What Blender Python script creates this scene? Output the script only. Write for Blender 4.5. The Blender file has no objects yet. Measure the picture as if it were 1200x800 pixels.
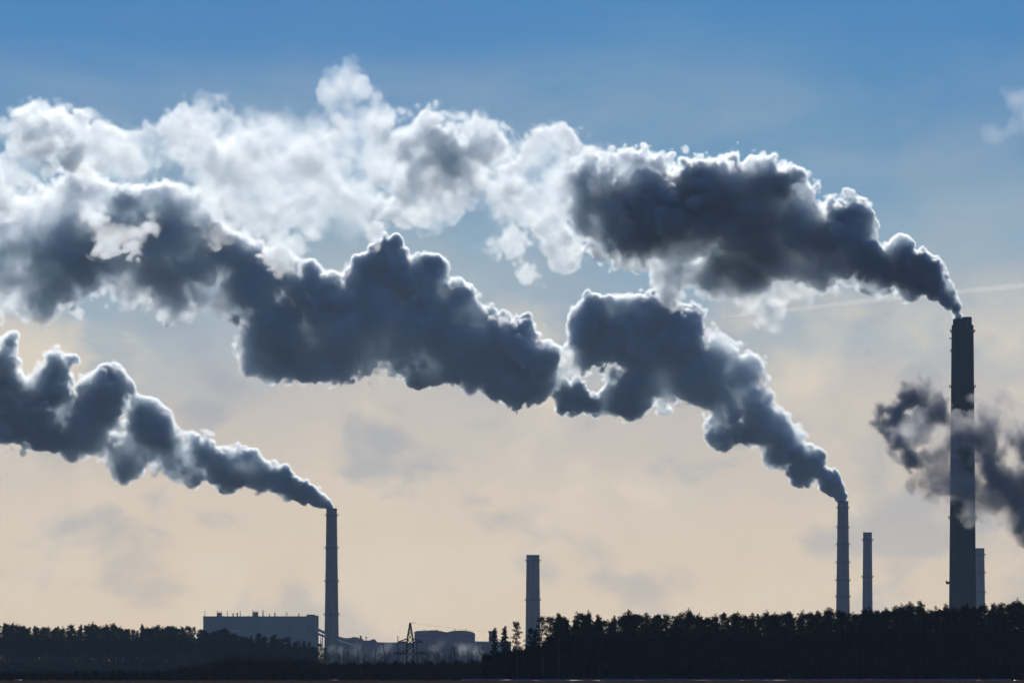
import bpy, math, random
import numpy as np
from mathutils import Vector, Matrix

# ------------------------------------------------------------------ camera, sky, sun, exposure
SC = bpy.context.scene
COL = SC.collection
F_PX, HORIZON, CAM_Z = 4500.0, 774.0, 5.0        # long lens, level camera on a low rise

cam_data = bpy.data.cameras.new("camera")
cam = bpy.data.objects.new("camera", cam_data)
COL.objects.link(cam)
cam.location = (0, 0, CAM_Z)
cam.rotation_euler = (math.radians(90), 0, 0)
cam_data.sensor_width = 36
cam_data.lens = 36 * F_PX / 1200
cam_data.shift_y = (HORIZON - 400) / 1200
cam_data.clip_start = 1
cam_data.clip_end = 60000
SC.camera = cam

SUN_EL, SUN_AZ = math.radians(30.0), math.radians(-2.5)
sun_dir = Vector((math.sin(SUN_AZ) * math.cos(SUN_EL), math.cos(SUN_AZ) * math.cos(SUN_EL), math.sin(SUN_EL)))
sun_data = bpy.data.lights.new("sun", 'SUN')
sun_data.energy = 3.5
sun_data.color = (1.0, 0.90, 0.76)
sun_data.angle = math.radians(0.5)
sun = bpy.data.objects.new("sun", sun_data)
COL.objects.link(sun)
sun.rotation_euler = sun_dir.to_track_quat('Z', 'Y').to_euler()

world = bpy.data.worlds.new("World")
SC.world = world
world.use_nodes = True
def build_world():
    nt = world.node_tree
    N, L = nt.nodes, nt.links
    N.clear()
    out = N.new('ShaderNodeOutputWorld'); bg = N.new('ShaderNodeBackground')
    bg.inputs['Strength'].default_value = 0.08
    L.new(bg.outputs[0], out.inputs['Surface'])
    sky = N.new('ShaderNodeTexSky'); sky.sky_type = 'NISHITA'; sky.sun_disc = False
    sky.sun_elevation = SUN_EL; sky.sun_rotation = SUN_AZ
    sky.altitude = 200; sky.air_density = 1.0; sky.dust_density = 0.6; sky.ozone_density = 3.0
    tc = N.new('ShaderNodeTexCoord')
    sep = N.new('ShaderNodeSeparateXYZ'); L.new(tc.outputs['Generated'], sep.inputs[0])
    def math_(op, a, b=None, c=None, clamp=False):
        n = N.new('ShaderNodeMath'); n.operation = op; n.use_clamp = clamp
        for i, v in enumerate((a, b, c)):
            if v is None: continue
            if isinstance(v, (int, float)): n.inputs[i].default_value = v
            else: L.new(v, n.inputs[i])
        return n.outputs[0]
    def noise(scale, detail, rough, sx, sy, sz, off, dist=0.0):
        m = N.new('ShaderNodeMapping'); m.inputs['Scale'].default_value = (sx, sy, sz); m.inputs['Location'].default_value = off
        L.new(tc.outputs['Generated'], m.inputs[0])
        n = N.new('ShaderNodeTexNoise'); n.inputs['Scale'].default_value = scale
        n.inputs['Detail'].default_value = detail; n.inputs['Roughness'].default_value = rough
        n.inputs['Distortion'].default_value = dist
        L.new(m.outputs[0], n.inputs['Vector']); return n.outputs['Fac']
    def ramp(fac, stops, interp='LINEAR'):
        r = N.new('ShaderNodeValToRGB'); L.new(fac, r.inputs[0]); r.color_ramp.interpolation = interp
        e = r.color_ramp.elements
        while len(e) > 1: e.remove(e[0])
        e[0].position = stops[0][0]; e[0].color = (*stops[0][1], 1)
        for p, c in stops[1:]:
            k = e.new(p); k.color = (*c, 1)
        return r.outputs[0]
    def mix(fac, a, b, mode='MIX'):
        m = N.new('ShaderNodeMix'); m.data_type = 'RGBA'; m.blend_type = mode
        if isinstance(fac, (int, float)): m.inputs[0].default_value = fac
        else: L.new(fac, m.inputs[0])
        for i, v in ((6, a), (7, b)):
            if isinstance(v, tuple): m.inputs[i].default_value = (*v, 1)
            else: L.new(v, m.inputs[i])
        return m.outputs[2]
    el = sep.outputs['Z']
    # high thin overcast and the low winter haze bank that veil the clear sky near the horizon
    e1 = math_('ADD', el, math_('MULTIPLY', math_('SUBTRACT', noise(9, 6, .55, 1, 1, 2.2, (3, 1, 0)), .5), .05))
    veil_col = ramp(math_('MULTIPLY', e1, 5.0, clamp=True), VEIL)
    veil_amt = ramp(math_('MULTIPLY', el, 2.0, clamp=True), [(0.0, (1, 1, 1)), (0.36, (1, 1, 1)), (0.7, (.45, .45, .45)), (1.0, (.25, .25, .25))])
    # the veil glows only on the sunward side; away from the sun the air is a plain dull blue
    dot = N.new('ShaderNodeVectorMath'); dot.operation = 'DOT_PRODUCT'; dot.inputs[1].default_value = tuple(sun_dir)
    L.new(tc.outputs['Generated'], dot.inputs[0])
    sunward = ramp(math_('MULTIPLY_ADD', dot.outputs['Value'], .5, .5), [(0.0, (.06, .14, .32)), (.6, (.09, .18, .36)), (.86, (.6, .65, .72)), (.94, (1, 1, 1)), (1.0, (1.15, 1.12, 1.08))])
    veil_col = mix(1.0, veil_col, sunward, 'MULTIPLY')
    base = mix(veil_amt, mix(1.0, sky.outputs[0], SKY_TINT, 'MULTIPLY'), veil_col)
    # broad soft cloud lumps in the bank
    n1 = noise(24, 6, .55, 1, 1, 1.4, (0.3, 0.7, 0.1), .2)
    f1 = ramp(n1, [(.46, (0, 0, 0)), (.66, (1, 1, 1))], 'EASE')
    band = ramp(math_('MULTIPLY', el, 5.0, clamp=True), [(0.0, (.35,)*3), (.25, (.8,)*3), (.40, (.8,)*3), (.52, (0.12,)*3), (.8, (0.0,)*3)])
    base = mix(mix(1.0, f1, band, 'MULTIPLY'), base, CLOUD_WARM)
    n2 = noise(26, 5, .55, 1, 1, 1.5, (1.3, 2.7, .4), .2)
    f2 = ramp(n2, [(.50, (0, 0, 0)), (.64, (.75,)*3)], 'EASE')
    base = mix(mix(1.0, f2, band, 'MULTIPLY'), base, CLOUD_COOL)
    # thin cirrus veil high up
    n3 = noise(9, 8, .6, 1, 1, 3.2, (2.3, .9, 1.1), .6)
    f3 = ramp(n3, [(.44, (0, 0, 0)), (.70, (.85,)*3)])
    band3 = ramp(math_('MULTIPLY', el, 5.0, clamp=True), [(.35, (0, 0, 0)), (.55, (.9,)*3), (.70, (.6,)*3), (.80, (.08,)*3)])
    base = mix(mix(1.0, f3, band3, 'MULTIPLY'), base, CIRRUS)
    L.new(base, bg.inputs['Color'])
SKY_TINT = (0.27, 0.48, 0.92)
K = 1 / 0.08
def srgb(r, g, b, k=1.0):
    f = lambda c: (c / 12.92 if c <= .04045 else ((c + .055) / 1.055) ** 2.4) * k
    return (f(r), f(g), f(b))
VEIL = [(0.0, srgb(.98, .88, .735, K)), (.20, srgb(.93, .855, .75, K)), (.33, srgb(.84, .80, .75, K)), (.41, srgb(.74, .76, .76, K)), (.52, srgb(.57, .68, .755, K)),
        (.66, srgb(.42, .59, .73, K)), (.80, srgb(.29, .52, .73, K)), (1.0, srgb(.23, .47, .70, K))]
CLOUD_WARM = srgb(.97, .90, .79, K)
CLOUD_COOL = srgb(.66, .68, .71, K)
CIRRUS = srgb(.66, .72, .77, K)
build_world()
SC.view_settings.view_transform = 'Standard'
SC.view_settings.look = 'None'
SC.view_settings.exposure = 0.0
SC.view_settings.gamma = 1.0
SC.render.film_transparent = False
CY = SC.cycles
CY.max_bounces = 10
CY.volume_bounces = 7
CY.diffuse_bounces = 2
CY.transparent_max_bounces = 64
CY.use_denoising = True
CY.denoising_prefilter = 'ACCURATE'
CY.volume_max_steps = 512
CY.volume_step_rate = 1.0

# ------------------------------------------------------------------ helpers
def at(px, py, D):
    return Vector(((px - 600) * D / F_PX, D, CAM_Z + (HORIZON - py) * D / F_PX))
def tag(o, label=None, cat=None, group=None, kind=None):
    if label: o['label'] = label
    if cat: o['category'] = cat
    if group: o['group'] = group
    if kind: o['kind'] = kind
    return o
def volume_material(name, color, density, g, attr=False, step=1.0, absorb=None):
    m = bpy.data.materials.new(name); m.use_nodes = True
    N, L = m.node_tree.nodes, m.node_tree.links
    N.clear()
    out = N.new('ShaderNodeOutputMaterial')
    v = N.new('ShaderNodeVolumePrincipled')
    v.inputs['Color'].default_value = (*color, 1)
    v.inputs['Density'].default_value = density
    v.inputs['Anisotropy'].default_value = g
    v.inputs['Density Attribute'].default_value = "density" if attr else ""
    if absorb: v.inputs['Absorption Color'].default_value = (*absorb, 1)
    L.new(v.outputs[0], out.inputs['Volume'])
    m.cycles.volume_step_rate = step
    return m

# ------------------------------------------------------------------ haze
def build_haze():
    x0, x1, y0, y1, z0, z1 = -5500, 5500, -300, 11000, -3, 640
    v = [(x, y, z) for z in (z0, z1) for y in (y0, y1) for x in (x0, x1)]
    f = [(0, 2, 3, 1), (4, 5, 7, 6), (0, 1, 5, 4), (1, 3, 7, 5), (3, 2, 6, 7), (2, 0, 4, 6)]
    me = bpy.data.meshes.new("haze"); me.from_pydata(v, [], f)
    o = bpy.data.objects.new("haze", me); COL.objects.link(o)
    me.materials.append(volume_material("winter_haze", (.47, .72, 1.0), HAZE, 0.1))
    tag(o, kind='stuff')
HAZE = 3.4e-5
build_haze()
D_TALL, D_FAR, D_NEAR = 3000.0, 5500.0, 2700.0
# ------------------------------------------------------------------ mesh tools and materials
class MB:
    def __init__(self): self.v = []; self.f = []
    def box(self, x0, x1, y0, y1, z0, z1):
        b = len(self.v)
        self.v += [(x, y, z) for z in (z0, z1) for y in (y0, y1) for x in (x0, x1)]
        self.f += [tuple(b + i for i in q) for q in ((0, 2, 3, 1), (4, 5, 7, 6), (0, 1, 5, 4), (1, 3, 7, 5), (3, 2, 6, 7), (2, 0, 4, 6))]
        return self
    def prism(self, pts, y0, y1):
        """outline in x-z pushed through y"""
        b = len(self.v); n = len(pts)
        self.v += [(x, y0, z) for x, z in pts] + [(x, y1, z) for x, z in pts]
        self.f += [tuple(range(b, b + n)), tuple(range(b + 2 * n - 1, b + n - 1, -1))]
        self.f += [(b + i, b + n + i, b + n + (i + 1) % n, b + (i + 1) % n) for i in range(n)]
        return self
    def lathe(self, prof, cx=0, cy=0, n=32, cap=True):
        b = len(self.v)
        for r, z in prof:
            self.v += [(cx + r * math.cos(2 * math.pi * k / n), cy + r * math.sin(2 * math.pi * k / n), z) for k in range(n)]
        for j in range(len(prof) - 1):
            for k in range(n):
                a, c = b + j * n + k, b + j * n + (k + 1) % n
                self.f.append((a, c, c + n, a + n))
        if cap:
            self.f.append(tuple(b + k for k in reversed(range(n))))
            self.f.append(tuple(b + (len(prof) - 1) * n + k for k in range(n)))
        return self
    def tube(self, pts, r0, r1=None, n=6):
        r1 = r0 if r1 is None else r1
        b = len(self.v); pts = [Vector(p) for p in pts]; m = len(pts)
        for i, p in enumerate(pts):
            d = (pts[min(i + 1, m - 1)] - pts[max(i - 1, 0)]).normalized()
            u = d.cross(Vector((0, 1, .013))); u = u.normalized() if u.length > 1e-4 else Vector((1, 0, 0))
            w = d.cross(u); r = r0 + (r1 - r0) * i / max(1, m - 1)
            self.v += [tuple(p + u * (r * math.cos(2 * math.pi * k / n)) + w * (r * math.sin(2 * math.pi * k / n))) for k in range(n)]
        for i in range(m - 1):
            for k in range(n):
                a, c = b + i * n + k, b + i * n + (k + 1) % n
                self.f.append((a, c, c + n, a + n))
        self.f += [tuple(b + k for k in reversed(range(n))), tuple(b + (m - 1) * n + k for k in range(n))]
        return self
    def build(self, name, mat, parent=None, smooth=False):
        me = bpy.data.meshes.new(name); me.from_pydata(self.v, [], self.f); me.materials.append(mat)
        if smooth: me.polygons.foreach_set('use_smooth', [True] * len(me.polygons))
        o = bpy.data.objects.new(name, me); COL.objects.link(o)
        if parent: o.parent = parent
        return o
def empty(name, loc=(0, 0, 0), rz=0):
    o = bpy.data.objects.new(name, None); COL.objects.link(o); o.location = loc; o.rotation_euler = (0, 0, rz); o.empty_display_size = 2
    return o
def material(name, col, rough=.85, var=.25, scale=.2, stretch=(1, 1, 1), metal=0.0, streak=None, bands=None):
    m = bpy.data.materials.new(name); m.use_nodes = True
    N, L = m.node_tree.nodes, m.node_tree.links
    p = N['Principled BSDF']; p.inputs['Roughness'].default_value = rough; p.inputs['Metallic'].default_value = metal
    tc = N.new('ShaderNodeTexCoord'); mp = N.new('ShaderNodeMapping'); mp.inputs['Scale'].default_value = stretch
    L.new(tc.outputs['Object'], mp.inputs[0])
    n = N.new('ShaderNodeTexNoise'); n.inputs['Scale'].default_value = scale; n.inputs['Detail'].default_value = 6; n.inputs['Roughness'].default_value = .65
    L.new(mp.outputs[0], n.inputs['Vector'])
    r = N.new('ShaderNodeValToRGB'); L.new(n.outputs['Fac'], r.inputs[0])
    r.color_ramp.elements[0].position = .3; r.color_ramp.elements[1].position = .7
    r.color_ramp.elements[0].color = (*[c * (1 - var) for c in col], 1); r.color_ramp.elements[1].color = (*[min(1, c * (1 + var)) for c in col], 1)
    L.new(r.outputs[0], p.inputs['Base Color'])
    if metal == 0 and rough > .5: p.inputs['Specular IOR Level'].default_value = 0.0
    return m
M_CONC = material("weathered_concrete", (.125, .122, .12), scale=.12, stretch=(1, 1, .15))
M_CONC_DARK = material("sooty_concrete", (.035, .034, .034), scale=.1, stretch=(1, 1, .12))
M_STEEL = material("dark_steel", (.04, .04, .045), rough=.7, metal=.0)
M_PANEL = material("cladding_panel", (.17, .18, .19), scale=.05, stretch=(1, 1, .3), var=.18)
M_PANEL2 = material("grey_cladding", (.15, .15, .165), scale=.05, var=.2)
M_ROOF = material("roof_felt", (.08, .08, .085), scale=.3)
M_SNOW = material("old_snow", (.72, .74, .78), rough=.5, var=.1, scale=1.0)
M_WOOD = material("tarred_wood", (.07, .055, .045), scale=2)
M_GALV = material("galvanised_steel", (.42, .43, .44), rough=.35, metal=.9, scale=3)
M_GLASS = material("window_glass", (.05, .06, .07), rough=.08, var=.05)

# ------------------------------------------------------------------ ground
def ground_z(x, y):
    z = 0.0
    if y < 1040: # road cut and the low bank in front of it
        if y < 868: z = .62 * max(0.0, min(1.0, (y - 640) / 200.0))
        elif y < 880: z = .62 - 1.5 * (y - 868) / 12
        elif y < 925: z = -.88
        elif y < 936: z = -.88 + .9 * (y - 925) / 11
    if 640 < y < 868 or y > 936: z += .12 * math.sin(x * .021 + y * .013) + .07 * math.sin(x * .083 - y * .02)
    return z
def build_ground():
    ys = [-400, -100, 60, 200, 400, 560, 640, 700, 760, 800, 830, 850, 862, 868, 872, 876, 880, 890, 925, 929, 933, 936, 940, 950, 965, 985, 1010, 1040] + \
         list(range(1080, 2400, 60)) + list(range(2400, 6400, 200)) + [7000, 8000, 10000, 14000, 22000, 40000]
    xs = [-30000, -12000, -6000, -3000, -1500, -900, -600] + list(range(-450, 451, 15)) + [600, 900, 1500, 3000, 6000, 12000, 30000]
    me = bpy.data.meshes.new("ground")
    v = [(x, y, ground_z(x, y)) for y in ys for x in xs]; nx = len(xs)
    f = [(j * nx + i, j * nx + i + 1, (j + 1) * nx + i + 1, (j + 1) * nx + i) for j in range(len(ys) - 1) for i in range(nx - 1)]
    me.from_pydata(v, [], f)
    m = material("frozen_soil", (.035, .028, .022), rough=.95, var=.4, scale=.3)
    me.materials.append(m)
    o = bpy.data.objects.new("ground", me); COL.objects.link(o); tag(o, kind='structure')
    r = MB(); r.box(-700, 700, 884, 922, -1.2, -.872)
    tag(r.build("road", material("wet_asphalt", (.045, .045, .048), rough=.55, scale=2)), kind='structure')
    k = MB(); k.box(-700, 700, 881.6, 883.9, -1.2, -.76); k.box(-700, 700, 922.1, 924.2, -1.2, -.76)
    tag(k.build("kerb", M_CONC), kind='structure')
    l = MB()
    x = -700
    while x < 700: l.box(x, x + 3, 902.9, 903.1, -.9, -.868); x += 9
    l.box(-700, 700, 885, 885.15, -.9, -.868); l.box(-700, 700, 920.8, 920.95, -.9, -.868)
    tag(l.build("road_markings", material("road_paint", (.7, .7, .68), scale=4, var=.1)), kind='structure')
build_ground()

# ------------------------------------------------------------------ chimneys
def chimney(cx, D, y_top, w_top, y_low, w_low, rings, label, mat, cap=None, lugs=(), ring_w=1.0, flue=True):
    s = D / F_PX
    base = at(cx, 0, D); ztop = at(cx, y_top, D).z
    zlow = at(cx, y_low, D).z
    r_top, r_low = w_top * s / 2, w_low * s / 2
    slope = (r_low - r_top) / (ztop - zlow)
    def rad(z):
        r = r_top + slope * (ztop - z)
        if z < 30: r += (30 - z) * .03
        return r
    t = empty("chimney", (base.x, D, 0)); tag(t, label, "chimney", "tall industrial chimneys")
    zt = ztop if cap is None else at(cx, cap[1], D).z
    prof = [(rad(z), z) for z in np.linspace(-1, zt, 24)]
    MB().lathe(prof, n=40).build("shaft", mat, t, True)
    if cap:
        w, y_step, notch = cap
        rc = w * s / 2
        z1 = zt + .003
        c = MB()
        n = 28
        # the cap ring: four flue mouths of slightly unequal height in one crown
        for k, (dx, dy, dz) in enumerate(((-.46, -.46, -notch), (.42, -.46, 0), (-.46, .46, -notch * .8), (.42, .46, -.1))):
            c.lathe([(rc * .53, z1), (rc * .53, ztop + dz), (rc * .44, ztop + dz), (rc * .44, z1 + 1)], dx * rc, dy * rc, n)
        c.box(-rc * .985, rc * .94, -rc * .6, rc * .6, z1 + .01, ztop - notch - .3)
        c.build("flue_crown", mat, t)
    else:
        MB().lathe([(r_top * 1.0, ztop + .003), (r_top * 1.05, ztop + .003), (r_top * 1.05, ztop + 1.3), (r_top * .86, ztop + 1.3), (r_top * .86, ztop + .4)], n=40).build("rim", M_CONC_DARK, t)
        MB().lathe([(r_top * .8, ztop + .01), (r_top * .8, ztop + .5)], n=32).build("flue", M_CONC_DARK, t)
    for yr in rings:
        z = at(cx, yr, D).z; r = rad(z); o = ring_w * s
        g = MB().lathe([(r + .02, z), (r + o, z + .1), (r + o, z + .45), (r + .02, z + .45)], n=40, cap=False)
        g.lathe([(r + o * .98, z + 1.45), (r + o, z + 1.45), (r + o, z + 1.62), (r + o * .98, z + 1.62)], n=40, cap=False)
        for k in range(20):
            a = 2 * math.pi * k / 20
            g.tube([((r + o * .97) * math.cos(a), (r + o * .97) * math.sin(a), z + .4), ((r + o * .97) * math.cos(a), (r + o * .97) * math.sin(a), z + 1.6)], .08 * s, n=4)
            g.tube([((r + .02) * math.cos(a), (r + .02) * math.sin(a), z - 1.3), ((r + o * .9) * math.cos(a), (r + o * .9) * math.sin(a), z)], .1 * s, n=4)
        gal = g.build("gallery", M_STEEL, t)
        for a in (0, math.pi / 2, math.pi, -math.pi / 2):
            MB().lathe([(.5 * s, z + .5), (.62 * s, z + .9), (.62 * s, z + 1.9), (.25 * s, z + 2.3)], (r + o) * math.cos(a), (r + o) * math.sin(a), 8).build("warning_lamp", M_STEEL, gal)
    # ladder up the side towards the viewer
    ld = MB(); zs = np.linspace(2, zt - 1, 40)
    for dx in (-.5, .5):
        ld.tube([(dx, -rad(z) - .45, z) for z in zs], .09, n=4)
    z = 3
    while z < zt - 2:
        ld.box(-.5, .5, -rad(z) - .5, -rad(z) - .4, z, z + .08); z += 1.2
    ld.build("ladder", M_STEEL, t)
    for (side, y0, w, h) in lugs:
        z = at(cx, y0, D).z; r = rad(z)
        MB().box(side * r, side * (r + w * s), -2, 2, z, z + h * s).box(side * (r + w * s * .9), side * (r + w * s * 1.25), -1, 1, z + h * s * .2, z + h * s * 1.4).build("bracket", M_STEEL, t)
    return t
TALL_RINGS = [389, 454, 607.5]
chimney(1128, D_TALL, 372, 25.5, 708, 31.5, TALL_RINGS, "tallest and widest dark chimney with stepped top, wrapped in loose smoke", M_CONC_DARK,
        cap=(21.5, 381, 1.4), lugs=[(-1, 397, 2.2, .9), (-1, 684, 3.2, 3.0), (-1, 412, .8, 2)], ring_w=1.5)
chimney(388.6, D_FAR, 596.5, 12.4, 745, 16.6, [604, 642, 681, 720], "slim chimney rising beside the right end of the long flat building", M_CONC)
chimney(624.5, D_FAR, 651, 15.2, 735, 17.2, [657, 703], "smokeless chimney standing alone behind the pines at the wood's edge", M_CONC)
chimney(987.8, D_FAR, 588, 12.4, 715, 16.0, [595, 618, 638, 659, 680, 699], "smoking chimney with six galleries, taller of the close pair", M_CONC)
chimney(1016.6, D_FAR, 624.5, 10.3, 712, 11.9, [633, 676], "shorter thin chimney of the close pair, with two galleries", M_CONC)
chimney(1147.4, D_FAR + 300, 643, 12.2, 710, 14.0, [650, 671, 694], "low chimney half hidden behind the tallest one", M_CONC)

# ------------------------------------------------------------------ power plant buildings
SF = D_FAR / F_PX
def fx(px): return (px - 600) * SF
def fz(py): return CAM_Z + (HORIZON - py) * SF
def main_hall():
    t = empty("boiler_house", (fx(307), D_FAR - 20, 0)); tag(t, "long flat-roofed power station building with roof vents beside the chimney", "building")
    x0 = fx(307)
    X = lambda px: fx(px) - x0
    MB().box(X(241), X(361), -25, 45, -1, fz(723)).build("wall", M_PANEL, t)
    MB().box(X(361.05), X(371.6), -24, 40, -1, fz(721)).build("stair_tower", M_PANEL2, t)
    rf = MB().box(X(240.6), X(361), -25.4, 45.4, fz(723) + .01, fz(722)).build("roof", M_ROOF, t)
    MB().box(X(361.1), X(369.4), -24.4, 40, fz(721) + .01, fz(720)).build("roof", M_ROOF, t)
    zr = fz(722) + .01
    def mast(px, ytop):
        MB().tube([(X(px), -15, zr), (X(px), -15, fz(ytop))], .5, .3, 6).build("mast", M_STEEL, t)
    for px, yt in ((242.4, 715), (256.6, 715), (268.5, 715), (283.6, 715.3), (309.6, 714.5), (310.8, 715), (298, 715)): mast(px, yt)
    for a, b, yt in ((257, 262, 717.8), (298.6, 304.2, 717.0)):
        h = MB().box(X(a), X(b), -18, -8, zr, fz(yt)).build("roof_cabin", M_PANEL2, t)
        r = MB()
        for k in range(5):
            xx = X(a) + (X(b) - X(a)) * k / 4
            r.tube([(xx, -18, fz(yt) + .02), (xx + (.5 if k == 4 else 0), -18, fz(yt) + 1.5)], .12, n=4)
        r.tube([(X(a), -18, fz(yt) + 1.5), (X(b) + .6, -18, fz(yt) + 1.6)], .14, n=4)
        r.build("railing", M_STEEL, h)
    for px, yt, w in ((275.2, 718.7, 1.2), (280.1, 718.1, 1.3), (317.6, 719.6, .9), (323.9, 718.2, 1.2), (351.8, 719.0, 1.0), (293, 721, .7), (264, 721, .6)):
        r = w * SF
        MB().lathe([(r * .55, zr), (r * .55, fz(yt) - r * .8), (r, fz(yt) - r * .6), (r * 1.1, fz(yt) - .2), (r * .5, fz(yt))], X(px), -15, 12).build("roof_vent", M_STEEL, t)
    f = MB()
    for a, b, c, d in ((335.6, 722, 337.5, 717.5), (337.5, 717.5, 339.2, 722), (336.3, 720, 338.6, 720), (336.6, 718.2, 338.6, 717.2)):
        f.tube([(X(a), -14, fz(b)), (X(c), -14, fz(d))], .25, n=4)
    f.build("antenna_frame", M_STEEL, t)
    # strip windows and stair on the face towards the viewer
    for k in range(9):
        MB().box(X(262.5 + k * 2.3), X(264.4 + k * 2.3), -25.15, -24.98, fz(738.7), fz(738.0)).build("window", M_GALV, t)
    for k in range(22):
        MB().box(X(246 + k * 5.1), X(246.5 + k * 5.1), -25.1, -24.98, fz(760), fz(724)).build("pilaster", M_PANEL, t)
    st = MB()
    for k in range(4): st.box(X(260), X(266), -26.4, -25.02, fz(734 + k * 1.9), fz(734 + k * 1.9) + .25)
    st.box(X(260), X(260.2), -26.4, -26.2, fz(742), fz(733.5)); st.box(X(265.8), X(266), -26.4, -26.2, fz(742), fz(733.5))
    st.build("outside_stair", M_STEEL, t)
    MB().tube([(X(340.6), -26, fz(749)), (X(340.6), -26, fz(733))], .3, .2, 5).build("mast", M_STEEL, t)
    MB().lathe([(.62 * SF, -1), (.62 * SF, fz(721.2)), (.5 * SF, fz(720.8))], X(373.6), 0, 14).build("vent_stack", M_CONC_DARK, t)
main_hall()
def gallery(px0, py0, px1, py1, h, label, yoff, legs=3):
    x0 = fx(px0)
    t = empty("conveyor_gallery", (x0, D_FAR + yoff, 0)); tag(t, label, "conveyor", "sloping conveyor galleries")
    a = (0, fz(py0)); b = (fx(px1) - x0, fz(py1)); hh = h * SF
    MB().prism([(a[0], a[1] - hh), (b[0], b[1] - hh), b, a], -2.5, 2.5).build("casing", M_PANEL, t)
    MB().prism([(a[0], a[1] + .02), (b[0], b[1] + .02), (b[0], b[1] + .7), (a[0], a[1] + .7)], -2.9, 2.9).build("roof", M_SNOW, t)
    for k in range(legs):
        q = (k + .7) / legs
        x = a[0] + (b[0] - a[0]) * q; z = a[1] - hh + (b[1] - a[1]) * q
        MB().tube([(x - 1.6, -1.8, -1), (x, -1.8, z)], .4, n=5).tube([(x + 1.6, -1.8, -1), (x, -1.8, z)], .4, n=5).build("trestle", M_STEEL, t)
gallery(373, 735.5, 382.4, 740, 3.0, "upper covered conveyor between the long building and the slim chimney", -40, 1)
gallery(374.3, 741.5, 384.5, 745.6, 2.2, "lower covered conveyor between the long building and the slim chimney", -46, 2)
gallery(396, 749, 415.5, 755.8, 1.8, "snow-topped conveyor sloping down to the right of the slim chimney", -40, 4)
def outline_hall(name, label, pts, D, depth, mat, cat="building", extras=None, base_px=None):
    s = D / F_PX
    cx = (pts[0][0] + pts[-1][0]) / 2
    t = empty(name, ((cx - 600) * s, D, 0)); tag(t, label, cat)
    Z = lambda py: CAM_Z + (HORIZON - py) * s
    P = [((x - cx) * s, Z(y)) for x, y in pts]
    MB().prism([(P[0][0], -1)] + [(x, z - 1.2) for x, z in P] + [(P[-1][0], -1)], -depth / 2, depth / 2).build("wall", mat, t)
    rf = [(x, z) for x, z in P]
    MB().prism(rf + [(x, z - 1.19) for x, z in reversed(rf)], -depth / 2 - .5, depth / 2 + .5).build("roof", M_ROOF, t)
    if extras: extras(t, lambda px: (px - cx) * s, Z, -depth / 2, s)
    return t
def windows(t, X, Z, yf, s, x0, x1, n, y0, y1):
    for k in range(n):
        a = x0 + (x1 - x0) * (k + .15) / n; b = x0 + (x1 - x0) * (k + .85) / n
        w = MB().box(X(a), X(b), yf - .18, yf - .02, Z(y1), Z(y0)).build("window", M_GLASS, t)
        if n < 12: MB().box((X(a) + X(b)) / 2 - .15, (X(a) + X(b)) / 2 + .15, yf - .26, yf - .19, Z(y1), Z(y0)).build("frame", M_STEEL, w)
def ex_ash(t, X, Z, yf, s):
    MB().box(X(421.6), X(423.6), -5, 5, Z(747.8), Z(744.3)).build("roof_stack", M_CONC_DARK, t)
    MB().lathe([(.5 * s, Z(749)), (.5 * s, Z(747)), (1.2 * s, Z(746.6)), (.9 * s, Z(745.8))], X(429.2), 0, 12).build("roof_vent", M_STEEL, t)
    windows(t, X, Z, yf, s, 402, 418, 8, 750.5, 752)
outline_hall("workshop_building", "stepped low plant building just right of the slim chimney", [(397, 745.2), (404, 747.2), (412, 747), (413, 746), (419, 746.2), (420, 747.4), (424.5, 747.6), (425, 749.6), (434, 750), (436.5, 748.6), (439, 748.6), (441.2, 751.2), (441.5, 752)], D_FAR + 20, 40, M_PANEL2, extras=ex_ash)
outline_hall("storage_shed", "long very low shed between the stepped building and the pylon", [(441.8, 752), (486, 752.6)], D_FAR + 30, 30, M_PANEL, extras=lambda t, X, Z, yf, s: windows(t, X, Z, yf, s, 444, 484, 16, 754, 755))
def ex_fuel(t, X, Z, yf, s):
    windows(t, X, Z, yf, s, 489, 553, 18, 744, 745.2)
    for px in (497, 512, 533, 546): MB().lathe([(.5, Z(739.5)), (.5, Z(737.6)), (1.1, Z(737.5)), (.8, Z(737))], X(px), 5, 10).build("roof_vent", M_STEEL, t)
outline_hall("turbine_hall", "broad dark hall with shallow double-humped roof behind the lattice pylon", [(486.3, 740.2), (489, 739), (511, 738), (517, 739), (524, 740.6), (530, 739), (541, 738.4), (550, 739.2), (555, 740.6), (556.5, 742)], 5300, 70, M_PANEL2, extras=ex_fuel)
outline_hall("low_shed", "low shed running from the double-humped hall towards the lone pines", [(557, 751), (599, 751.6)], D_FAR, 40, M_PANEL, extras=lambda t, X, Z, yf, s: windows(t, X, Z, yf, s, 559, 597, 14, 753.4, 754.6))
t = empty("silo_tower", (fx(575.3), D_FAR - 30, 0)); tag(t, "short round tower with a wider cap beside the lone pines", "tower")
MB().lathe([(2.3 * SF, -1), (2.3 * SF, fz(741))], n=24).build("body", M_CONC, t, True)
MB().lathe([(2.3 * SF, fz(741) + .01), (2.9 * SF, fz(740.6)), (2.9 * SF, fz(739.4)), (2.6 * SF, fz(738.9))], n=24).build("cap", M_ROOF, t)

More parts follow.
